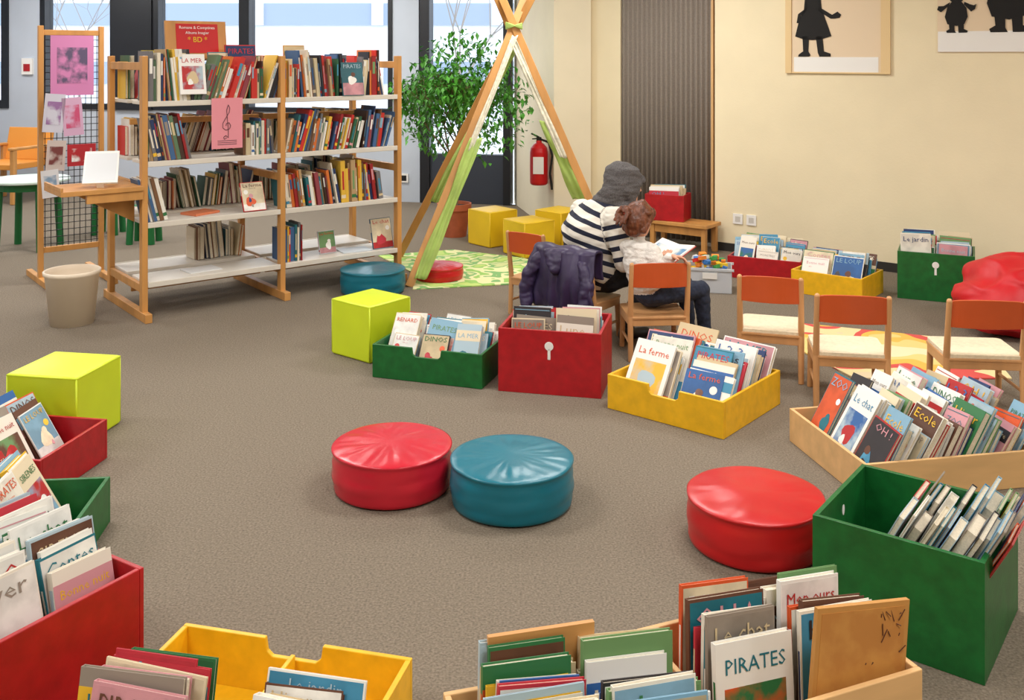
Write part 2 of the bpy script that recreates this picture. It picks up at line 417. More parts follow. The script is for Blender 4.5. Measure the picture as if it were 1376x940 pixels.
book_bin('yellow_book_bin', -.624,2.268,-13.9,.634,.57,.15, m_yellow, notches=('b',), divider=True)
bin_books(-.785,2.16,-13.9,.30,.50,.12, 0, 1, 14, 18, (.25,.32), light=.3, y1f=.62)
bin_books(-.47,2.13,-13.9,.29,.44,.12, 0, 1, 20, 28, (.2,.25), light=.4, y1f=.7)
book_bin('red_book_bin', -1.28,2.524,-31.5,.465,.45,.31, m_red)
bin_books(-1.28,2.524,-31.5,.465,.45,.31, 90, 2, 14, 19, (.28,.36), light=.55, z0=.08)
book_bin('green_book_bin', -1.70,3.256,5.7,.60,.45,.16, m_green)
bin_books(-1.74,3.256,5.7,.52,.45,.16, 90, 2, 30, 20, (.22,.30), light=.5, jit=4)
book_bin('red_book_bin', -1.994,3.905,-10,.60,.43,.16, m_red)
bin_books(-2.05,3.905,-10,.5,.43,.16, 90, 2, 30, 21, (.22,.30), light=.2, jit=5)
book_bin('red_book_bin', 1.94,7.44,-28,.54,.40,.16, m_red)
bin_books(1.94,7.44,-28,.54,.40,.16, 0, 3, 25, 22, (.2,.29), light=.3, jit=4)
book_bin('yellow_book_bin', 2.27,6.91,-40,.50,.40,.16, m_yellow)
bin_books(2.27,6.91,-40,.50,.40,.16, 0, 2, 25, 23, (.22,.30), light=.5)
book_bin('green_book_bin', 2.93,6.83,-25,.48,.40,.32, m_green, tag='f')
bin_books(2.93,6.83,-25,.48,.40,.32, 0, 2, 10, 24, (.3,.38), light=.5, z0=.05)
b = MB(); BMx = T(1.46,8.42,0,-37)
b.box(BMx, (-.28,-.14,.22), (.28,.14,.25))
for sx in (-1,1):
    b.box(BMx, (sx*.24-.02,-.12,0), (sx*.24+.02,-.08,.22)); b.box(BMx, (sx*.24-.02,.08,0), (sx*.24+.02,.12,.22))
b.box(BMx, (-.22,-.11,.15), (.22,-.09,.22))
b.build('wooden_bench', [m_pine], bevel=.004)
rb = book_bin('red_book_bin', 1.34,8.50,-25,.34,.24,.22, m_red); rb.location.z = .252
bin_books(1.34,8.50,-25,.34,.24,.22, 0, 1, 8, 25, (.24,.28), light=.7, z0=.27)

# ------------------------------------------------------------ poufs and cubes
def pouf(name, x, y, r, h, m, seed=0, pl_amp=1.):
    prof = [(0,0),(r*.90,0),(r*.965,.008)]
    for i in range(1,14):
        t = i/14; prof.append((r*(.968+.035*math.sin(math.pi*t)-.010*math.exp(-((t-.25)/.06)**2)-.008*math.exp(-((t-.62)/.06)**2)), .008+t*(h-.03)))
    prof += [(r*.985,h-.022),(r*1.0,h-.018),(r*1.0,h-.012),(r*.975,h-.010)]
    for i in range(1,17):
        t = i/16; prof.append((r*.965*(1-t), h-.009+.010*math.sin(t*math.pi/2)))
    nT = len(prof)-16
    def fn(p, i, a):
        x_,y_,z_ = p
        if i >= nT:
            rr = math.hypot(x_,y_)/r
            pl = noise.noise(Vector((math.cos(a)*5+seed, math.sin(a)*5, seed+rr*2.5)))*.016*rr**3*(1.03-rr)*3*pl_amp
            z_ += pl + .006*noise.noise(Vector((x_*8+seed,y_*8,3)))*min(1,(1.02-rr)*3)
        elif i > 2:
            d = 1+.018*noise.noise(Vector((math.cos(a)*2.0+seed, math.sin(a)*2.0, z_*26)))
            x_ *= d; y_ *= d
        return (x_,y_,z_)
    b = MB(); b.lathe(T(0,0), prof, 144, 0, fn)
    return b.build(name, [m], smooth=True, M=T(x,y,.001), merge=True)
pouf('red_round_pouf', .827,3.365,.230,.172, m_vred, 1, .25)
pouf('teal_round_pouf', .0,3.67,.229,.172, m_vteal, 2, .6)
pouf('red_round_pouf', -.460,3.80,.229,.172, m_vpink, 3, .6)
pouf('teal_round_pouf', -.976,6.94,.228,.172, m_vteal, 4, .4)
pouf('red_floor_cushion', -.54,7.33,.18,.11, m_vred, 5, .4)
def cube_seat(name, x, y, yaw, s, h, m):
    b = MB()
    b.box(I4, (-s/2,-s/2,0), (s/2,s/2,h))
    ob = b.build(name, [m], bevel=.012, M=T(x,y,.001,yaw)); ob.modifiers['bev'].segments = 4
    t = MB()
    def f(u, v):
        a = u*s-s/2; c = v*s-s/2
        return (a*.93, c*.93, h+.010*math.sin(math.pi*u)*math.sin(math.pi*v)-.001)
    t.grid(I4, f, 17, 17)
    q = s/2-.004; z = h-.008
    for (p0,p1) in (((-q,-q),(q,-q)),((q,-q),(q,q)),((q,q),(-q,q)),((-q,q),(-q,-q))):
        t.tube((*p0,z),(*p1,z),.005,None,0,8)
    for (px,py) in ((-q,-q),(q,-q),(q,q),(-q,q)): t.tube((px,py,.01),(px,py,h-.01),.004,None,0,8)
    tt = t.build('top_pad', [m], smooth=True); tt.parent = ob
    return ob
cube_seat('lime_cube_seat', -.785,5.515,51,.31,.306, m_lime)
cube_seat('lime_cube_seat', -1.95,4.32,-10,.33,.306, m_lime)
cube_seat('yellow_cube_seat', -.17,8.70,40,.31,.306, m_gold)
cube_seat('yellow_cube_seat', .14,8.25,35,.31,.29, m_gold)
cube_seat('yellow_cube_seat', .42,8.68,45,.31,.306, m_gold)

# ------------------------------------------------------------ children's chairs
def kid_chair(x, y, yaw, wd=.34, cushion=True, H=.53, name='child_chair'):
    b = MB(); w2 = wd/2-.015; sz = .24
    for sx in (-1,1):
        b.tube((sx*w2,0,0),(sx*w2,.012,sz),.014,.016,0,12); b.tube((sx*w2,.012,sz),(sx*w2,-.03,H),.016,.013,0,12)
        b.lathe(T(sx*w2,-.03,H-.004), [(0.013,0),(.011,.008),(.006,.013),(0,.014)], 12, 0)
        b.tube((sx*(w2-.005),.29,0),(sx*(w2-.01),.28,sz-.01),.014,.016,0,12)
        b.box(T(sx*w2,0), (-.009,.015,sz-.05), (.009,.275,sz-.012), 0)
        b.tube((sx*w2,.01,.09),(sx*(w2-.008),.285,.09),.008,None,0,8)
    b.box(I4, (-w2,.0,sz-.05), (w2,.018,sz-.012), 0); b.box(I4, (-w2,.268,sz-.05), (w2,.286,sz-.012), 0)
    pts = []
    for cx_,cy_,a0 in ((w2-.02,.28,0),(-w2+.02,.28,90),(-w2+.02,.025,180),(w2-.02,.025,270)):
        for k in range(5):
            a = math.radians(a0+k*22.5); pts.append((cx_+.03*math.cos(a), cy_+.03*math.sin(a)))
    n = len(pts)
    def slab_(z0,z1,sc_,mi):
        q = [((px)*sc_, .15+(py-.15)*sc_) for px,py in pts]
        b.add(I4, [(a,c,z0) for a,c in q]+[(a,c,z1) for a,c in q],
          [tuple(range(n)), tuple(range(2*n-1,n-1,-1))]+[(i,(i+1)%n,(i+1)%n+n,i+n) for i in range(n)], mi)
    slab_(sz-.012,sz,1,0)
    if cushion: slab_(sz,sz+.018,.97,2)
    L = wd-.02; nu = 17; vs = []
    for thk in (0,1):
        for j in range(5):
            for i in range(nu):
                u = i/(nu-1)*2-1
                z = H-.125+ j/4*(.125+.012*(1-u*u))
                if j == 4: z -= .012*max(0,abs(u)-.85)/.15
                yb = -.018-(.03)*(1-u*u)*1.0 - (z-(H-.125))*.1 + (.011 if thk else 0)
                vs.append((u*L/2, yb, z))
    fs = []; o = nu*5
    for j in range(4):
        for i in range(nu-1):
            a = j*nu+i; fs.append((a,a+1,a+1+nu,a+nu)); fs.append((o+a,o+a+nu,o+a+nu+1,o+a+1))
    for i in range(nu-1):
        fs.append((i,o+i,o+i+1,i+1)); a = 4*nu+i; fs.append((a,a+1,o+a+1,o+a))
    for j in range(4):
        a = j*nu; fs.append((a,a+nu,o+a+nu,o+a)); a = j*nu+nu-1; fs.append((a,o+a,o+a+nu,a+nu))
    b.add(I4, vs, fs, 1)
    return b.build(name, [m_chair, m_orange, m_cush], bevel=.002, M=T(x,y,.001,yaw))
kid_chair(1.31,5.02,-17,.33)
kid_chair(1.59,4.63,-10,.35)
kid_chair(2.20,4.60,-6,.37, H=.515)
kid_chair(.795,5.35,4,.34, cushion=False)
kid_chair(.10,6.25,-35,.30, cushion=False)
CHX, CHY = .335, 5.70
kid_chair(CHX,CHY,-36.9,.34, cushion=False, H=.51)

# ------------------------------------------------------------ tall bookshelf
SM = T(-2.30,6.18,0,38.1)
b = MB(); DP = .68
LV = [.233,.605,.986,1.362]
for s in (0,.924,1.848):
    for d in (0,DP):
        b.box(SM, (s-.018,d-.028,.05), (s+.018,d+.028,1.65), 0)
    b.box(SM, (s-.022,-.10,0), (s+.022,DP+.10,.055), 0)
    for z in (1.56,.80,.17): b.box(SM, (s-.014,.028,z), (s+.014,DP-.028,z+.05), 0)
for bay in range(2):
    x0, x1 = .018+bay*.924, .906+bay*.924
    for z in LV:
        b.box(SM, (x0,-.02,z-.022), (x1,.29,z), 1)
        b.box(SM, (x0,-.03,z-.03), (x1,-.02,z+.004), 1)
        b.box(SM, (x0,.39,z-.022), (x1,DP+.02,z), 1)
        b.box(SM, (x0,DP+.02,z-.03), (x1,DP+.03,z+.004), 1)
    b.box(SM, (x0,.30,.12), (x1,.32,.17), 0)
    b.box(SM, (x0,.33,1.20), (x1,.35,1.24), 0)
b.box(SM, (-.50,-.06,.815), (-.018,.34,.845), 0)
b.box(SM, (-.50,-.06,.845), (-.485,.34,.87), 0)
b.prism(SM, [(-.018,.60),(-.018,.815),(-.40,.815)], .12, .15, 0)
b.box(SM, (-.35,-.05,.76), (-.018,-.02,.815), 0)
b.build('double_sided_bookshelf', [m_pine, m_shelf], bevel=.003)

def shelf_row(b, x0, x1, z, y0, rng, hr=(.2,.3), light=-1, lean=0, flip=False, tr=(.006,.024)):
    x = x0; mode = lean; left = rng.randrange(4,12); base = rng.uniform(0,1)
    while x < x1-.03:
        left -= 1
        if left <= 0:
            left = rng.randrange(4,14); base = rng.uniform(0,1)
            mode = rng.choice((0,0,-6,7,12,-12,18)) if lean == 0 else lean+rng.uniform(-6,6)
            if rng.random() < .25: x += .02
        t = rng.uniform(*tr)*(1 if rng.random()<.85 else 1.5); h = hr[0]+(hr[1]-hr[0])*min(1,max(0,base+rng.uniform(-.35,.35))); d = rng.uniform(.15,.21)
        yy = y0 + rng.uniform(0,.03)
        M = SM @ Matrix.Translation((x+t/2, yy, z+.001+abs(math.sin(math.radians(mode)))*t/2)) @ RY(mode) @ RZ(90)
        if flip: M = SM @ Matrix.Translation((x+t/2, y0+.22, z+.002)) @ RY(mode) @ RZ(-90)
        book(b, M, d, t, h, rng, light=light, detail=False)
        x += (t+.0015)/math.cos(math.radians(mode))
rng = random.Random(5); b = MB()
A0,A1,B0,B1 = .03,.90,.955,1.78
shelf_row(b, A0, A1, LV[3], 0, rng, (.20,.33)); shelf_row(b, B0, B1, LV[3], 0, rng, (.20,.33))
shelf_row(b, A0, .33, LV[2], 0, rng, (.2,.3)); shelf_row(b, .66, A1, LV[2], 0, rng, (.2,.3)); shelf_row(b, B0, B1, LV[2], 0, rng, (.20,.30), lean=12)
shelf_row(b, A0, .17, LV[1], 0, rng, (.2,.28), lean=-14); shelf_row(b, B0, B1-.03, LV[1], 0, rng, (.2,.31), lean=-8)
shelf_row(b, B0, 1.12, LV[0], 0, rng, (.22,.3))
for z,(p,q) in ((LV[3],(A0,A1)),(LV[2],(A0,A1)),(LV[1],(.2,A1)),(LV[3],(B0,B1)),(LV[2],(B0,B1)),(LV[1],(B0,B1)),(LV[0],(.5,.85))):
    shelf_row(b, p, q, z, .42, rng, (.19,.29), flip=True)
b.build('shelf_books', BM)
b = MB(); rng = random.Random(9)
def faceout(x, z, w, h, c, seed, y=-.015, lean=10):
    M = SM @ Matrix.Translation((x,y+.012,z+.004)) @ RX(-lean)
    book(b, M, w, .014, h, random.Random(seed), c=c)
faceout(.22,1.40,.17,.26, lin((240,238,235)), 3, -.04)
faceout(.66,LV[1],.16,.2, lin((190,30,30)), 4, -.0, 22)
faceout(1.38,LV[3],.17,.24, lin((40,100,112)), 5, -.04)
faceout(1.27,LV[0],.13,.16, lin((200,206,214)), 6, .1, 15)
faceout(1.66,LV[0],.17,.22, lin((70,90,110)), 7, .02, 15)
faceout(.62,LV[3]+.0,.22,.36, lin((186,36,40)), 8, .20, 5)
faceout(.50,LV[3]+.0,.14,.31, lin((60,130,150)), 9, .20, 5)
faceout(1.05,LV[3]+.0,.16,.36, lin((205,150,60)), 10, .20, 5)
faceout(.06,LV[3]+.0,.15,.32, lin((214,190,60)), 11, .20, 5)
b.box(SM @ T(.35,.05,LV[1]+.001,20), (0,0,0), (.2,.15,.015), 0, lin((210,120,80)))
b.box(SM @ T(.32,.06,LV[0]+.001,5), (0,0,0), (.22,.16,.006), 0, lin((226,226,226)))
b.box(SM @ T(1.42,.04,LV[0]+.001,-8), (0,0,0), (.22,.16,.008), 0, lin((206,214,222)))
b.build('face_out_books', BM)
b = MB()
M = SM @ Matrix.Translation((.42,-.04,1.045))
b.box(M, (0,0,0), (.21,.002,.33), 0)
clef = [(.10,.07),(.085,.06),(.08,.075),(.095,.085),(.112,.07),(.112,.12),(.105,.20),(.100,.25),(.112,.285),(.122,.265),(.118,.235),(.095,.20),(.075,.165),(.075,.135),(.095,.12),(.120,.128),(.128,.148),(.118,.168),(.100,.165),(.095,.148)]
for (x_,z_),(x2,z2) in zip(clef,clef[1:]): b.tube(M@Vector((x_,-.002,z_)), M@Vector((x2,-.002,z2)), .002, None, 1, 6)
for i in range(3): b.box(M, (.04,-.001,.025+i*.012), (.17,0,.029+i*.012), 1)
b.build('pink_music_notice', [mat('pink_paper', (228,146,158), .8), mat('ink_grey',(96,60,70),.8)])
e = empty('red_shelf_sign')
b = MB(); M = SM @ Matrix.Translation((.28,.34,1.62)) @ RX(-8)
b.box(M, (-.02,.0,0), (.40,.02,.27), 1); b.box(M, (.05,-.004,.05), (.34,.0,.25), 0); b.box(M, (-.02,-.08,-.0), (.40,.02,.015), 1)
b.box(SM, (.28,.31,1.36), (.31,.35,1.62), 1); b.box(SM, (.60,.31,1.36), (.63,.35,1.62), 1)
b.build('board', [mat('sign_red', (196,24,28), .5), m_pine], parent=e)
for i,(tx,sz_) in enumerate((('Romans & Comptines', .028), ('Albums Imagier',.026), ('* BD *',.05))):
    bpy.ops.object.text_add(); t = bpy.context.object; t.name = 'lettering_%d'%(i+1); t.data.body = tx; t.data.size = sz_; t.data.extrude = .0005; t.data.align_x = 'CENTER'
    t.data.materials.append(m_gold if i == 2 else m_white); t.matrix_world = M @ Matrix.Translation((.195,-.006,.215-.035*i-(.02 if i==2 else 0))) @ RX(90); t.parent = e
b = MB(); M = SM @ Matrix.Translation((-.36,.02,.88)) @ RZ(-20) @ RX(-50)
b.box(M, (0,0,0), (.2,.012,.27), 0); b.box(M, (.012,-.001,.02), (.188,0,.25), 1)
b.box(M, (.08,.012,0),(.12,.10,.01),0)
b.build('tablet_on_stand', [m_white, mat('screen_pale', (225,228,232), .2)], bevel=.002)

# ------------------------------------------------------------ waste basket
b = MB()
b.lathe(I4, [(0,.004),(.12,.004),(.122,0),(.127,.0),(.157,.30),(.166,.305),(.168,.325),(.160,.33),(.154,.325),(.150,.30),(.121,.012),(0,.012)], 48)
b.build('waste_basket', [m_basket], smooth=True, M=T(-2.72,6.12,.001), merge=True)

# ------------------------------------------------------------ grid display stand
e = empty('display_grid_stand')
b = MB(); GM = T(-3.42,7.18,0,38); GL = .42
for s in (0,GL): b.box(GM, (s-.018,-.02,.04), (s+.018,.02,1.87), 0)
for s in (0,GL): b.box(GM, (s-.02,-.36,0), (s+.02,.36,.045), 0)
b.box(GM, (.018,-.015,1.80), (GL-.018,.015,1.84), 0); b.box(GM, (.018,-.015,.22), (GL-.018,.015,.26), 0)
b.build('frame', [m_pine], bevel=.003, parent=e)
b = MB()
for i in range(10): b.tube(GM@Vector((.03+i*.04,0,.26)), GM@Vector((.03+i*.04,0,1.80)), .003, None, 0, 6)
for i in range(32): b.tube(GM@Vector((.018,.005,.28+i*.048)), GM@Vector((GL-.018,.005,.28+i*.048)), .003, None, 0, 6)
b.build('wire_grid', [m_wire], parent=e)
b = MB(); rng = random.Random(3)
def sheet(x,z,w_,h_,c,c2=None,y=-.03,tilt=0):
    M = GM @ Matrix.Translation((x,y,z)) @ RY(tilt)
    b.box(M, (0,0,0), (w_,.002,h_), 0, c)
    if c2: b.box(M, (w_*.15,-.001,h_*.2), (w_*.85,0,h_*.8), 2, c, c2)
sheet(.06,1.36,.30,.44, lin((206,130,180)), lin((90,80,110)))
sheet(.0,1.10,.14,.28, lin((205,205,220)), lin((150,110,160)), -.04, 5); sheet(.15,1.06,.14,.28, lin((210,170,200)), lin((200,80,120)), -.04, -4)
sheet(.02,.82,.13,.22, lin((205,190,185)), lin((120,60,60)), -.05, 4); sheet(.17,.84,.2,.16, lin((180,40,50)), lin((235,235,235)), -.05)
sheet(.0,.62,.12,.2, lin((225,225,230)), lin((130,160,190)), -.06, -4)
b.build('leaflets', BM, parent=e)

def round_table(name, x, y, r, h, mt, ml):
    b = MB(); b.lathe(I4, [(0,h-.025),(r-.01,h-.025),(r,h-.018),(r,h-.005),(r-.006,h),(0,h)], 40, 0)
    for a in (45,135,225,315):
        c, s_ = math.cos(math.radians(a)), math.sin(math.radians(a))
        b.tube((c*r*.8,s_*r*.8,0),(c*r*.7,s_*r*.7,h-.025),.03,.03,1,12)
    b.lathe(I4, [(r*.72,h-.09),(r*.76,h-.09),(r*.76,h-.025),(r*.72,h-.025)], 32, 1)
    b.build(name, [mt, ml], M=T(x,y,.001))
round_table('round_table', -4.15,8.5,.33,.60, m_ctab, m_gtab)
round_table('green_stool', -3.75,9.2,.17,.34, m_gtab, m_gtab)
round_table('green_stool', -3.25,8.75,.17,.32, m_gtab, m_gtab)
b = MB(); AM = T(-5.75,11.3,0.001,165)
b.box(AM, (-.3,-.28,.38), (.3,.28,.44), 1)
b.box(AM @ Matrix.Translation((0,-.27,.44)) @ RX(12), (-.3,-.05,0), (.3,.0,.38), 1)
for sx in (-1,1):
    b.box(AM, (sx*.31-.025,-.3,0), (sx*.31+.025,-.24,.6), 0); b.box(AM, (sx*.31-.025,.24,0), (sx*.31+.025,.3,.6), 0)
    b.box(AM, (sx*.31-.035,-.32,.6), (sx*.31+.035,.32,.63), 0)
b.build('wooden_armchair', [m_pine, mat('seat_orange', (226,150,60), .6)], bevel=.008)
b = MB(); b.box(FM, (6.05,.081,1.42), (6.2,.11,1.62), 0); b.box(FM, (6.08,.11,1.46), (6.17,.115,1.55), 1); b.build('fire_alarm_sign', [m_white, m_red])

# ------------------------------------------------------------ teepee
b = MB(); AP = Vector((.01,7.75,1.88))
feet = [Vector((-.735,7.08,0)), Vector((-.93,8.10,0)), Vector((.83,7.44,0)), Vector((.78,8.30,0))]
offs = [Vector((0,-.03,0)), Vector((.03,.03,0)), Vector((0,-.05,.02)), Vector((-.03,.04,0))]
for f_, o_ in zip(feet, offs):
    a = AP+o_; d = (a-f_).normalized()
    b.beam(f_, a+d*.38, .06, .03, 0, up=(0,1,0))
te = empty('play_teepee')
b.build('poles', [m_pine], bevel=.003, parent=te)
m_gauze = mat('lime_gauze', (180,206,110), .9, 8, .12, alpha=.85)
m_gauze2 = mat('white_gauze', (214,208,186), .9, 30, .2)
def ribbon(f_, a, t0, t1, w_, off, mi, bb, wob=1):
    def fn(u, v):
        p = f_.lerp(a, t0+(t1-t0)*v)
        return tuple(p + Vector((off[0]+(u-.5)*w_*(1+.15*wob*math.sin(v*9)), off[1]+wob*.010*math.sin(v*13+u*3)+.008*wob*math.sin(u*14+v*4), .006*math.sin(u*7+v*8))))
    bb.grid(I4, fn, 15, 40, mi)
b = MB()
ribbon(feet[0], AP+offs[0], .03,.55, .09, (.06,-.035), 0, b)
ribbon(feet[0], AP+offs[0], .50,.96, .045, (.045,-.03), 1, b, .4)
ribbon(feet[1], AP+offs[1], .25,.95, .07, (.06,-.035), 0, b)
ribbon(feet[2], AP+offs[2], .46,.93, .055, (-.06,-.03), 1, b, .4)
ribbon(feet[3], AP+offs[3], .25,.6, .12, (-.02,-.04), 0, b)
for i in range(5):
    b.tube(AP+Vector((-.06,-.075,-.02+i*.012)), AP+Vector((.07,-.085,.02-i*.01)), .007, None, 0, 8)
b.build('fabric_wrap', [m_gauze, m_gauze2], smooth=True, parent=te, solid=.002)
def pattern_mat(name, cols, scale):
    m = bpy.data.materials.new(name); m.use_nodes = True; nt = m.node_tree; bs = nt.nodes['Principled BSDF']; bs.inputs['Roughness'].default_value = .9
    tc = nt.nodes.new('ShaderNodeTexCoord'); n = nt.nodes.new('ShaderNodeTexNoise'); n.inputs['Scale'].default_value = scale*.6; n.inputs['Detail'].default_value = 1.5
    nt.links.new(tc.outputs['Object'], n.inputs['Vector'])
    r = nt.nodes.new('ShaderNodeValToRGB'); r.color_ramp.interpolation = 'CONSTANT'
    while len(r.color_ramp.elements) < len(cols): r.color_ramp.elements.new(.5)
    for i, c in enumerate(cols):
        r.color_ramp.elements[i].position = 0 if i == 0 else .3+.4*i/len(cols); r.color_ramp.elements[i].color = (*lin(c),1)
    nt.links.new(n.outputs['Fac'], r.inputs['Fac']); nt.links.new(r.outputs['Color'], bs.inputs['Base Color'])
    return m
def rug(name, pts, m):
    b = MB(); n = len(pts)
    b.add(I4, [(x,y,.001) for x,y in pts]+[(x,y,.008) for x,y in pts], [tuple(range(n)), tuple(range(2*n-1,n-1,-1))]+[(i,(i+1)%n,(i+1)%n+n,i+n) for i in range(n)])
    b.build(name, [m])
rug('green_play_rug', [(-.70,6.98),(.05,7.15),(.35,7.6),(.1,8.05),(-.5,8.4),(-1.1,8.15),(-.72,7.45)], pattern_mat('play_rug_green', [(190,214,120),(150,196,100),(225,225,170),(130,180,110),(206,212,150)], 9))
rug('yellow_play_rug', [(1.75,5.05),(2.55,5.05),(2.7,5.7),(1.75,6.1),(1.62,5.5)], pattern_mat('play_rug_yellow', [(238,222,180),(236,206,130),(234,186,84),(214,84,78),(236,214,160),(226,206,170)], 3.5))

# ------------------------------------------------------------ ficus
b = MB(); PX, PY = -.53, 9.08
b.lathe(T(PX,PY,.001), [(0,0),(.11,0),(.145,.24),(.158,.245),(.158,.30),(.145,.30),(.14,.27),(0,.27)], 40, 0)
b.lathe(T(PX,PY,.001), [(0,.272),(.139,.272)], 32, 1)
rng = random.Random(21)
stems = []
def grow(p, d, L, r, n):
    q = p+d*L; b.tube(p, q, r, r*.75, 2, 6); stems.append(q); stems.append((p+q)/2) if n < 3 else None
    if n == 0: return
    for _ in range(3 if n > 1 else 4):
        nd = (d+Vector((rng.uniform(-.9,.9),rng.uniform(-.9,.9),rng.uniform(-.35,.5)))).normalized()
        grow(q, nd, L*.70, r*.6, n-1)
for a in range(3):
    grow(Vector((PX+.02*math.cos(a*2), PY+.02*math.sin(a*2), .27)), Vector((.12*math.cos(a*2.1), .12*math.sin(a*2.1), 1)).normalized(), .48, .014, 4)
cand = [s_ for s_ in stems if s_.z > .72]
for i in range(3600):
    if rng.random() < .55: c = rng.choice(cand)
    else:
        c = None
        while c is None:
            u = Vector((rng.uniform(-1,1),rng.uniform(-1,1),rng.uniform(-1,1)))
            if .25 < u.length < 1: c = Vector((PX+.09+u.x*.60*(1-.3*u.z), PY+u.y*.42, 1.30+u.z*.60))
    p = c+Vector((rng.gauss(0,.05),rng.gauss(0,.05),rng.gauss(0,.05)-.02))
    if p.z < .66 or p.z > 1.95 or abs(p.x-PX-.07) > .68: continue
    L = rng.uniform(.055,.085); w_ = L*.26
    M = Matrix.Translation(p) @ RZ(rng.uniform(0,360)) @ RX(rng.uniform(-80,10))
    b.add(M, [(0,0,0),(w_,L*.45,.004),(0,L,-.008),(-w_,L*.45,.004),(0,L*.45,-.003)], [(0,1,4),(1,2,4),(2,3,4),(3,0,4)], 3)
b.build('potted_ficus', [m_terra, m_soil, m_bark, m_leaf])

# ------------------------------------------------------------ fire extinguisher
b = MB(); EX, EY = .255,9.38
b.lathe(T(EX,EY,.43), [(0,0),(.07,0),(.082,.012),(.085,.03),(.085,.31),(.078,.35),(.05,.385),(.028,.40),(.026,.42),(0,.42)], 32, 0)
b.lathe(T(EX,EY,.84), [(0,0),(.024,0),(.024,.04),(0,.04)], 16, 1)
b.beam((EX,EY,.88),(EX-.07,EY-.08,.92), .018,.012,1); b.beam((EX,EY,.87),(EX-.06,EY-.08,.87), .018,.01,1)
pp = [Vector((EX+.02,EY-.02,.86)),Vector((EX+.09,EY-.10,.84)),Vector((EX+.12,EY-.14,.72)),Vector((EX+.10,EY-.13,.55)),Vector((EX+.12,EY-.13,.40))]
for p,q in zip(pp,pp[1:]): b.tube(p,q,.011,None,1,8)
b.box(T(EX,EY,.5,-5), (-.05,-.088,.04), (.05,-.082,.20), 2)
b.build('fire_extinguisher', [mat('extinguisher_red',(200,24,30),.3), m_black, m_white], smooth=False, bevel=.001)

# ------------------------------------------------------------ wall pictures, sockets
WM = T(1.73,8.44,0,-36.87)
k_ = .006
m_beige = mat('beige_card', (230,208,178), .8); m_frame = mat('light_frame', (228,198,146), .5)
e = empty('silhouette_picture')
b = MB()
x0,x1,z0,z1 = .63,1.458,1.51,2.6
b.box(WM, (x0,-.012,z0), (x1,-.002,z1), 0); b.box(WM, (x0+.07,-.014,z0+.01), (x1-.09,-.012,z0+.13), 1)
for (a,c) in ((x0,x0+.05),(x1-.07,x1)): b.box(WM, (a,-.022,z0), (c,-.012,z1), 2)
b.box(WM, (x0,-.018,z0), (x1,-.012,z0+.012), 2)
b.build('panel', [m_beige, m_white, m_frame], parent=e)
b = MB(); S = WM @ Matrix.Translation((.855,0,1.65))
def poly(pts, m=0, yy=-.017): b.prism(S, [(x*k_,z*k_) for x,z in pts], yy, yy+.003, m)
poly([(-24,26),(-12,22),(0,21),(12,22),(25,26),(18,46),(12,62),(10,84),(-10,84),(-12,62),(-19,46)])
poly([(-14,26),(-5,26),(-6,6),(-3,1),(-5,-1),(-20,-1),(-19,2),(-13,6)])
poly([(4,26),(13,26),(15,6),(24,3),(24,-1),(9,-1),(7,4)])
poly([(8,76),(10,64),(26,54),(33,58),(38,54),(36,50),(30,49),(24,49),(7,60)])
poly([(-8,76),(-9,64),(-20,56),(-22,44),(-18,44),(-16,54),(-8,60)])
poly([(19*math.cos(i*math.pi/8), 98+19*math.sin(i*math.pi/8)) for i in range(16)])
b.build('girl_silhouette', [m_black], parent=e)
e = empty('silhouette_picture')
b = MB(); b.box(WM, (1.796,-.008,1.675), (2.9,-.002,2.6), 0); b.box(WM, (1.80,-.012,1.68), (2.89,-.008,1.83), 1)
b.build('panel', [m_beige, m_white], parent=e)
b = MB()
def creature(cx, sc_):
    global S
    S = WM @ Matrix.Translation((cx,0,1.82))
    q = lambda L: [(x*sc_,z*sc_) for x,z in L]
    poly(q([(-14,14),(-18,26),(-14,42),(-8,50),(8,50),(15,40),(17,26),(12,14),(0,11)]), 0, -.016)
    poly(q([(-12,16),(-3,16),(-3,4),(-1,0),(-15,0),(-16,3),(-11,6)]), 0, -.015)
    poly(q([(2,16),(11,16),(11,6),(17,3),(16,0),(3,0)]), 0, -.015)
    poly(q([(-12,44),(-24,34),(-30,38),(-28,44),(-20,44),(-10,50)]), 0, -.015)
    poly(q([(11,46),(22,34),(28,38),(30,46),(26,44),(20,46),(12,50)]), 0, -.015)
    poly(q([(11*math.cos(i*math.pi/6), 58+11*math.sin(i*math.pi/6)) for i in range(12)]), 0, -.0155)
    poly(q([(-9,64),(-14,76),(-4,68)]), 0, -.015); poly(q([(9,64),(14,76),(4,68)]), 0, -.015)
creature(1.93, .75); creature(2.28, 1.35); creature(2.72, .9)
b.build('creature_silhouettes', [m_black], parent=e)
b = MB()
for s in (.17,.29):
    b.box(WM, (s,-.012,.24), (s+.085,-.001,.325), 0); b.box(WM, (s+.02,-.014,.26), (s+.065,-.012,.305), 1)
b.build('wall_sockets', [m_white, mat('socket_grey',(200,196,188),.5)], bevel=.002)
b = MB(); b.box(FM, (1.2,.081,.22), (1.30,.095,.32), 0); b.box(FM, (1.22,.095,.24), (1.28,.097,.30), 1); b.build('wall_sockets', [m_white, m_black])

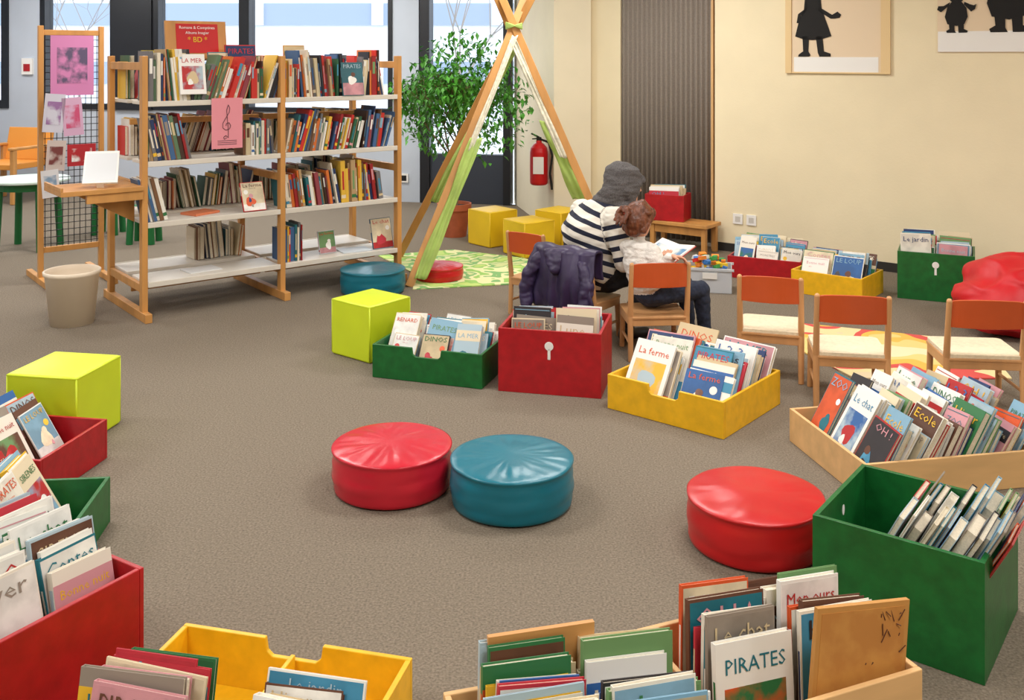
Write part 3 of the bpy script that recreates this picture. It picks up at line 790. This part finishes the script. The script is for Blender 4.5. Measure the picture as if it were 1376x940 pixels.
# ------------------------------------------------------------ beanbag
def blob(name, M, radii, m, amp, freq, seed, flat=0, seg=96, parent=None):
    b = MB(); prof = [(math.sin(math.pi*i/60), -math.cos(math.pi*i/60)) for i in range(61)]
    def fn(p, i, a):
        v = Vector(p); n_ = noise.noise(v*freq+Vector((seed,0,0)))
        rg = 1-min(1,abs(noise.noise(v*freq*1.1+Vector((0,seed,0))))*4)
        s_ = 1+amp*n_ + amp*.28*rg
        v = v*s_; z = v.z*radii[2]
        z = max(z, -radii[2]*flat)
        return (v.x*radii[0], v.y*radii[1], z)
    b.lathe(I4, prof, seg, 0, fn)
    return b.build(name, [m], smooth=True, M=M, merge=True, parent=parent)
blob('red_beanbag', T(3.10,5.96,.19,20), (.40,.36,.235), mat('red_fabric',(198,18,30),.5,8,.1,.3,12), .24, 1.7, 4, .8)

# ------------------------------------------------------------ toy box
b = MB(); M = T(1.40,7.0,.001,-12)
for (lo,hi) in (((-.15,-.11,0),(.15,.11,.006)),((-.15,-.11,.006),(.15,-.105,.17)),((-.15,.105,.006),(.15,.11,.17)),((-.15,-.105,.006),(-.145,.105,.17)),((.145,-.105,.006),(.15,.105,.17))): b.box(M, lo, hi, 0)
b.box(M, (-.165,-.125,.155), (.165,-.11,.17), 0); b.box(M, (-.165,.11,.155), (.165,.125,.17), 0)
b.box(M, (-.05,-.127,.10), (.05,-.111,.14), 2)
rng = random.Random(8)
for i in range(80):
    c = lin(rng.choice(((220,50,40),(240,200,50),(60,120,190),(70,160,80),(235,235,235),(240,140,50))))
    MM = M @ Matrix.Translation((rng.uniform(-.11,.11),rng.uniform(-.075,.075),.03+i*.0026)) @ RZ(rng.uniform(0,90)) @ RX(rng.uniform(-25,25))
    b.box(MM, (-.025,-.015,-.01), (.025,.015,.015), 1, c)
b.build('plastic_toy_box', [mat('frosted_plastic',(220,224,230),.3,alpha=.75), m_cov, m_white])

# ------------------------------------------------------------ people
def ell_pts(c, rad, Rm=None, n=10):
    pts = []
    for i in range(n+1):
        th = math.pi*i/n
        for j in range(n*2):
            if (i == 0 or i == n) and j: break
            ph = math.pi*j/n
            v = Vector((rad[0]*math.sin(th)*math.cos(ph), rad[1]*math.sin(th)*math.sin(ph), rad[2]*math.cos(th)))
            pts.append((Rm @ v if Rm else v)+Vector(c))
    return pts
class Body:
    def __init__(s): s.parts = []
    def hull(s, label, *ells):
        es = [(Vector(e_[0]), (e_[1],)*3 if not hasattr(e_[1],'__len__') else e_[1], e_[2] if len(e_) > 2 else None) for e_ in ells]
        s.parts.append((label, es))
    def limb(s, label, *pr):
        for (p,r),(q,r2) in zip(pr, pr[1:]): s.hull(label, (p,r), (q,r2))
    def build(s, name, labels, mats, voxel, parent, stripe=None, smooth=4, wrinkle=None):
        bm = bmesh.new()
        for lab, es in s.parts:
            vs = []
            for c, rad, Rm in es:
                vs += [bm.verts.new(p) for p in ell_pts(c, rad, Rm, 10 if max(rad) > .03 else 6)]
            r = bmesh.ops.convex_hull(bm, input=vs)
            kill = list({g_ for g_ in r['geom_interior'] if isinstance(g_, bmesh.types.BMVert)}|{g_ for g_ in r['geom_unused'] if isinstance(g_, bmesh.types.BMVert)})
            if kill: bmesh.ops.delete(bm, geom=kill, context='VERTS')
        me = bpy.data.meshes.new(name+'_src'); bm.to_mesh(me); bm.free()
        ob = bpy.data.objects.new(name+'_src', me); sc.collection.objects.link(ob)
        md = ob.modifiers.new('r','REMESH'); md.mode = 'VOXEL'; md.voxel_size = voxel; md.use_smooth_shade = True
        md = ob.modifiers.new('s','SMOOTH'); md.iterations = smooth; md.factor = .5
        dg = bpy.context.evaluated_depsgraph_get(); me2 = bpy.data.meshes.new_from_object(ob.evaluated_get(dg))
        bpy.data.objects.remove(ob)
        co = np.empty(len(me2.vertices)*3); me2.vertices.foreach_get('co', co); co = co.reshape(-1,3)
        best = np.full(len(co), 1e9); lab_i = np.zeros(len(co), int); par = np.zeros(len(co)); labn = np.empty(len(co), object)
        for pi,(lab, es) in enumerate(s.parts):
            a = np.array(es[0][0]); c = np.array(es[-1][0]); ra = np.mean(es[0][1]); rc = np.mean(es[-1][1])
            d = c-a; L2 = max(d@d, 1e-9); t = np.clip(((co-a)@d)/L2, 0, 1)
            dist = np.linalg.norm(co-(a+t[:,None]*d), axis=1)/(ra+(rc-ra)*t)
            m_ = dist < best; best[m_] = dist[m_]; lab_i[m_] = labels[lab]; labn[m_] = lab
            if stripe: par[m_] = stripe(lab, co[m_], a, t[m_]*math.sqrt(L2))
        if wrinkle:
            nr = [v.normal.copy() for v in me2.vertices]
            for i, v in enumerate(me2.vertices):
                if labn[i] in wrinkle:
                    amp, fz, fx = wrinkle[labn[i]]; p = v.co
                    v.co = p+nr[i]*(amp*noise.noise(Vector((p.x*fx, p.y*fx, p.z*fz)))+amp*.5*noise.noise(Vector((p.x*fx*2.3+5, p.y*fx*2.3, p.z*fz*2.3))))
        me2.materials.clear()
        for m in mats: me2.materials.append(m)
        mi = []
        for p in me2.polygons:
            l = [lab_i[v] for v in p.vertices]; mi.append(max(set(l), key=l.count))
        me2.polygons.foreach_set('material_index', mi)
        me2.polygons.foreach_set('use_smooth', [True]*len(me2.polygons))
        at = me2.attributes.new('stripe','FLOAT','POINT'); at.data.foreach_set('value', par.astype(np.float32))
        o2 = bpy.data.objects.new(name, me2); sc.collection.objects.link(o2); o2.parent = parent
        return o2
def frame(f, upv=(0,0,1)):
    f = Vector(f).normalized(); r = f.cross(Vector(upv)).normalized(); u = r.cross(f)
    return r, f, u, Matrix((r, f, u)).transposed()
def head(B, H, f, s, skin='skin', upv=(0,0,1)):
    r,f,u,Rm = frame(f, upv); H = Vector(H)
    P = lambda a,c,d: H+(r*a+f*c+u*d)*s
    B.hull(skin, (P(0,0,.02), (.074*s,.092*s,.088*s), Rm), (P(0,.03,-.045), (.056*s,.06*s,.05*s), Rm))
    B.hull(skin, (P(0,.055,-.085), (.026*s,.022*s,.018*s), Rm), (P(0,.03,-.05), (.05*s,.05*s,.045*s), Rm))
    B.hull(skin, (P(0,.088,.018), .008*s), (P(0,.108,-.018), .012*s))
    for sx in (-1,1):
        B.hull(skin, (P(sx*.012,.098,-.022), .009*s), (P(0,.1,-.018), .009*s))
        B.hull(skin, (P(sx*.078,-.005,-.0), (.010*s,.018*s,.030*s), Rm))
        B.hull('eye', (P(sx*.032,.083,.012), (.013*s,.007*s,.007*s), Rm))
        B.hull('hair', (P(sx*.018,.09,.036), .005*s), (P(sx*.05,.078,.036), .004*s))
    B.hull('lip', (P(-.016,.086,-.05), .006*s), (P(.016,.086,-.05), .006*s))
    return P, Rm
def hand(B, wr, d, nrm, s=1., side=1, curl=30):
    d = Vector(d).normalized(); nrm = Vector(nrm); nrm = (nrm-d*nrm.dot(d)).normalized(); lat = d.cross(nrm)*side; wr = Vector(wr)
    B.hull('skin', (wr, .02*s), (wr+d*.03*s+lat*.012*s, (.019*s)), )
    a = wr+d*.075*s
    B.hull('skin', (wr+d*.02*s, .018*s), (a+lat*.028*s, .012*s), (a-lat*.028*s, .011*s))
    for i,(o,L) in enumerate(((.030,.068),(.011,.076),(-.010,.070),(-.030,.055))):
        p = a+lat*o*s; c = math.radians(curl*(.8+.15*i)); L *= s
        d1 = d*math.cos(c*.5)+nrm*math.sin(c*.5); d2 = d*math.cos(c*1.4)+nrm*math.sin(c*1.4); d3 = d*math.cos(c*2)+nrm*math.sin(c*2)
        p1 = p+d1*L*.45; p2 = p1+d2*L*.32; p3 = p2+d3*L*.23
        B.limb('skin', (p,.0092*s),(p1,.0086*s),(p2,.0078*s),(p3,.0068*s))
    t0 = wr+d*.025*s+lat*.02*s; t1 = t0+(lat*.8+d*.6+nrm*.3).normalized()*.035*s; t2 = t1+(lat*.2+d*.9+nrm*.4).normalized()*.028*s
    B.limb('skin', (t0,.012*s),(t1,.0105*s),(t2,.008*s))

m_skin = mat('skin', (214,158,128), .55, 30, .05); m_eye = mat('eye_dark', (30,22,20), .2); m_lip = mat('lips', (176,92,84), .5)
m_tr = mat('black_trousers', (26,26,32), .85, 60, .2); m_shoe = mat('dark_shoes', (34,30,32), .5); m_jeans = mat('navy_jeans', (34,42,62), .85, 90, .25)
m_hairb = mat('auburn_hair', (104,56,32), .42, 50, .45, .8, 60, stretch=(1,1,.2)); m_hairk = mat('dark_hair', (40,28,22), .5)
m_wht = mat('cream_knit', (226,220,212), .9, 60, .06, .4, 120)
m_st = bpy.data.materials.new('striped_sweater'); m_st.use_nodes = True; nt = m_st.node_tree; bs = nt.nodes['Principled BSDF']; bs.inputs['Roughness'].default_value = .9
at = nt.nodes.new('ShaderNodeAttribute'); at.attribute_name = 'stripe'
mt = nt.nodes.new('ShaderNodeMath'); mt.operation = 'DIVIDE'; mt.inputs[1].default_value = .062
fr = nt.nodes.new('ShaderNodeMath'); fr.operation = 'FRACT'; gt = nt.nodes.new('ShaderNodeMath'); gt.operation = 'GREATER_THAN'; gt.inputs[1].default_value = .58
mx = nt.nodes.new('ShaderNodeMix'); mx.data_type = 'RGBA'; mx.inputs[6].default_value = (*lin((228,222,210)),1); mx.inputs[7].default_value = (*lin((28,32,52)),1)
nt.links.new(at.outputs['Fac'], mt.inputs[0]); nt.links.new(mt.outputs[0], fr.inputs[0]); nt.links.new(fr.outputs[0], gt.inputs[0]); nt.links.new(gt.outputs[0], mx.inputs[0]); nt.links.new(mx.outputs[2], bs.inputs['Base Color'])

W = empty('seated_woman'); B = Body()
d = Vector((.85,.52,0)).normalized(); r = Vector((d.y,-d.x,0)); RT = Matrix((r,d,Vector((0,0,1)))).transposed()
pel = ((.49,5.86,.36),(.175,.125,.10),RT); wai = ((.455,5.85,.50),(.172,.138,.09),RT); che = ((.45,5.85,.63),(.188,.138,.10),RT); sho = ((.515,5.87,.735),(.172,.088,.062),RT)
B.hull('trs', pel); B.hull('swt', ((.49,5.86,.385),(.197,.148,.10),RT), wai); B.hull('swt', wai, che); B.hull('swt', che, sho)
HW = Vector((.675,5.90,.865)); fW = Vector((.72,.38,-.60))
B.hull('skin', ((.56,5.88,.77),.052), (HW+Vector((-.03,-.01,-.03)),.05))
P, RmW = head(B, HW, fW, 1.0)
B.limb('swa', ((.59,5.71,.715),.068), ((.64,5.66,.47),.056)); B.limb('swb', ((.64,5.66,.47),.056), ((.80,5.79,.445),.038))
B.limb('swa', ((.42,6.01,.715),.068), ((.57,6.13,.49),.056)); B.limb('swb', ((.57,6.13,.49),.056), ((.82,6.03,.455),.038))
hand(B, (.81,5.797,.445), (.8,.5,.15), (0,.35,.9), 1., 1, 25); hand(B, (.83,6.025,.455), (.85,-.4,.1), (0,-.3,.9), 1., -1, 25)
B.limb('trs', ((.555,5.80,.355),.092), ((.84,5.93,.40),.062)); B.limb('trs', ((.84,5.93,.40),.062), ((.67,5.75,.10),.042))
B.limb('trs', ((.46,5.95,.355),.092), ((.86,6.16,.42),.062)); B.limb('trs', ((.86,6.16,.42),.062), ((.90,6.18,.10),.042))
for (ax,ay,dx,dy) in ((.67,5.75,.8,.5),(.90,6.18,.85,.5)):
    B.hull('shoe', ((ax,ay,.075),.042), ((ax-dx*.03,ay-dy*.03,.035),.034)); B.hull('shoe', ((ax-dx*.02,ay-dy*.02,.036),.034), ((ax+dx*.14,ay+dy*.14,.03),(.036,.036,.028)))
def wstripe(lab, co, a, t):
    if lab == 'swt': return co[:,2]*.95+co[:,0]*.32
    if lab in ('swa',): return t
    if lab == 'swb': return t+.25
    return t*0
B.build('body', {'trs':0,'swt':1,'swa':1,'swb':1,'skin':2,'shoe':3,'eye':4,'lip':5,'hair':6}, [m_tr,m_st,m_skin,m_shoe,m_eye,m_lip,m_hairk], .006, W, wstripe,
        wrinkle={'swt':(.014,14,7),'swa':(.008,30,12),'swb':(.008,18,18),'trs':(.006,16,16)})
S_ = Body()
S_.hull('s', (P(0,-.03,.045),(.098,.105,.095),RmW), (P(0,-.055,.0),(.095,.09,.10),RmW))
S_.hull('s', (P(0,-.075,.03),(.10,.09,.09),RmW), (P(0,-.05,-.07),(.09,.075,.06),RmW))
S_.hull('s', (P(0,-.05,-.09),(.088,.08,.05),RmW), (Vector((.575,5.885,.785)),(.095,.09,.045)))
S_.hull('s', (Vector((.57,5.88,.80)),(.09,.09,.04)), (Vector((.66,5.86,.76)),(.06,.07,.04)))
S_.hull('s', (P(.055,.045,-.075),.032), (P(-.055,.045,-.075),.032), (P(0,.03,-.11),.04))
for sx in (-1,1): S_.hull('s', (P(sx*.07,.02,.04),.03), (P(sx*.06,.04,-.06),.03), (P(sx*.07,-.03,-.03),.04))
S_.hull('s', (P(.0,.055,.09),.03), (P(.05,.035,.085),.028), (P(-.05,.035,.085),.028))
m_scarf = mat('grey_knit', (92,88,88), .95, 160, .35, .5, 160)
S_.build('headscarf', {'s':0}, [m_scarf], .006, W, smooth=8, wrinkle={'s':(.011,26,9)})

G = empty('seated_girl'); B = Body()
d = Vector((.75,.65,0)).normalized(); r = Vector((d.y,-d.x,0)); RT = Matrix((r,d,Vector((0,0,1)))).transposed()
pel = ((.775,5.53,.335),(.112,.09,.085),RT); che = ((.73,5.52,.49),(.122,.094,.08),RT); sho = ((.715,5.53,.578),(.112,.066,.045),RT)
B.hull('jns', pel); B.hull('top', ((.765,5.53,.37),(.122,.10,.075),RT), che); B.hull('top', che, sho)
HG = Vector((.712,5.54,.725)); fG = Vector((.62,.72,-.35))
B.hull('skin', ((.712,5.53,.60),.034), (HG+Vector((0,0,-.04)),.036))
P2, RmG = head(B, HG, fG, .86)
B.limb('top', ((.775,5.455,.565),.050), ((.80,5.405,.455),.043)); B.limb('top', ((.80,5.405,.455),.043), ((.852,5.372,.552),.031))
B.limb('top', ((.66,5.61,.565),.050), ((.74,5.71,.47),.043)); B.limb('top', ((.74,5.71,.47),.043), ((.84,5.77,.475),.030))
hand(B, (.858,5.366,.562), (.75,-.25,.0), (0.1,-.3,-.9), .74, -1, 40); hand(B, (.845,5.772,.475), (.8,.4,.1), (0,.2,.9), .72, 1, 25)
B.limb('jns', ((.81,5.49,.335),.068), ((1.06,5.55,.34),.050)); B.limb('jns', ((1.06,5.55,.34),.050), ((1.09,5.58,.09),.034))
B.limb('jns', ((.76,5.60,.335),.068), ((.99,5.72,.345),.050)); B.limb('jns', ((.99,5.72,.345),.050), ((1.03,5.74,.09),.034))
for (ax,ay) in ((1.09,5.58),(1.03,5.74)):
    B.hull('shoe', ((ax,ay,.06),.034), ((ax-.02,ay-.01,.03),.028)); B.hull('shoe', ((ax-.01,ay,.03),.028), ((ax+.09,ay+.035,.026),.025))
B.build('body', {'jns':0,'top':1,'skin':2,'shoe':3,'eye':4,'lip':5,'hair':6}, [m_jeans,m_wht,m_skin,m_shoe,m_eye,m_lip,m_hairb], .004, G,
        wrinkle={'top':(.008,30,14),'jns':(.005,22,22)})
S_ = Body(); s = .86
S_.hull('s', (P2(0,-.02,.045),(.086*s,.095*s,.085*s),RmG), (P2(0,-.045,-.01),(.086*s,.075*s,.085*s),RmG))
S_.hull('s', (P2(0,-.06,-.01),(.082*s,.055*s,.07*s),RmG), (P2(0,-.05,-.075),(.06*s,.04*s,.04*s),RmG))
for sx in (-1,1): S_.hull('s', (P2(sx*.06,.03,.07),.028), (P2(sx*.07,.0,.03),.022), (P2(sx*.07,-.04,-.06),.022))
S_.hull('s', (P2(0,.065,.085),.022), (P2(0,.0,.11),.03), (P2(.04,.05,.08),.02), (P2(-.04,.05,.08),.02))
for k in range(9):
    a = k*2*math.pi/9; S_.limb('s', (P2(-.03+.02*math.cos(a),-.105,.03+.02*math.sin(a)),.016), (P2(-.04+.035*math.cos(a),-.14,.02+.035*math.sin(a)),.013), (P2(-.045+.045*math.cos(a),-.15,-.02+.045*math.sin(a)),.008))
for k in range(8):
    a = math.pi*(.1+.8*k/7); S_.limb('s', (P2(.07*math.cos(a),.03,.05+.06*math.sin(a)),.010), (P2(.085*math.cos(a),-.04,.03+.07*math.sin(a)),.014), (P2(.03*math.cos(a)-.02,-.105,.03+.02*math.sin(a)),.010))
S_.hull('t', (P2(-.025,-.115,.03),(.03,.012,.03),RmG))
S_.build('hair', {'s':0,'t':1}, [m_hairb, mat('hair_tie',(200,70,60),.6)], .004, G, smooth=3, wrinkle={'s':(.003,40,40)})

b = MB(); M = Matrix.Translation((.925,5.885,.47)) @ RZ(-58) @ RX(25)
for sx in (-1,1):
    MM = M @ RY(-8*sx)
    b.box(MM, (0 if sx > 0 else -.15,-.11,-.004), (.15 if sx > 0 else 0,.11,.0), 0, lin((190,60,50)))
    b.box(MM, (.002 if sx > 0 else -.146,-.106,0), (.146 if sx > 0 else -.002,.106,.007), 0, lin((240,238,232)))
    b.box(MM, (.02 if sx > 0 else -.13,-.07,.007), (.13 if sx > 0 else -.02,.06,.0075), 2, lin((235,230,215)), lin((90,140,180)))
b.build('open_picture_book', BM)

# purple coat hung over the chair back
al = Vector((.8,-.6,0)); ou = Vector((-.6,-.8,0)); q0 = Vector((CHX,CHY,0))+ou*.03
b = MB()
def coatf(u, v):
    a = (u-.5)*.42*(1+.22*max(0,.7-v)); edge = abs(u-.5)*2
    if v < .72:
        k = v/.72; zb = .17+.03*math.sin(u*9)+.05*edge**2; z = zb+(.535-zb)*k
        o = .035+.06*math.sin(math.pi*min(1,k*1.02)*.9)**.8*(1-.35*edge)+.03*(1-k)
    elif v < .82:
        k = (v-.72)/.10; z = .535+.020*math.sin(math.pi*k); o = .04*math.cos(math.pi*k)
    else:
        k = (v-.82)/.18; z = .535-.15*k; o = -.04-.01*k
    fold = noise.noise(Vector((u*5.5,v*1.6,1)))*.055+noise.noise(Vector((u*11,v*2.5,4)))*.016
    o += fold*(1 if v < .72 else .15); z += .016*noise.noise(Vector((u*5,v*3,9)))
    p = q0+al*(a+.02*noise.noise(Vector((v*5,u*2,3))))+ou*o
    return (p.x,p.y,z)
b.grid(I4, coatf, 90, 90)
coat = b.build('purple_coat', [mat('purple_nylon',(50,38,72),.48,10,.25,.2,30)], smooth=True, solid=.016)
C = Body()
def cp(a, z, o): return q0+al*a+ou*o+Vector((0,0,z))
C.limb('c', (cp(-.15,.49,.06),.036), (cp(-.20,.40,.09),.042), (cp(-.225,.30,.10),.040), (cp(-.21,.21,.11),.036))
C.limb('c', (cp(.15,.47,.06),.036), (cp(.19,.37,.09),.040), (cp(.18,.24,.11),.037))
C.hull('c', (cp(-.09,.515,.055),.034), (cp(.03,.525,.05),.034), (cp(-.02,.44,.10),.034))
sl = C.build('sleeves_and_hood', {'c':0}, [coat.data.materials[0]], .006, coat, smooth=5, wrinkle={'c':(.008,26,14)})

# ------------------------------------------------------------ camera
cd = bpy.data.cameras.new('camera'); co_ = bpy.data.objects.new('camera', cd); sc.collection.objects.link(co_)
cd.sensor_width = 36; cd.lens = 36*1330/1376; cd.shift_y = -395/1376; cd.clip_end = 200
co_.location = (0,0,1.65); co_.rotation_euler = (math.radians(90),0,0)
sc.camera = co_
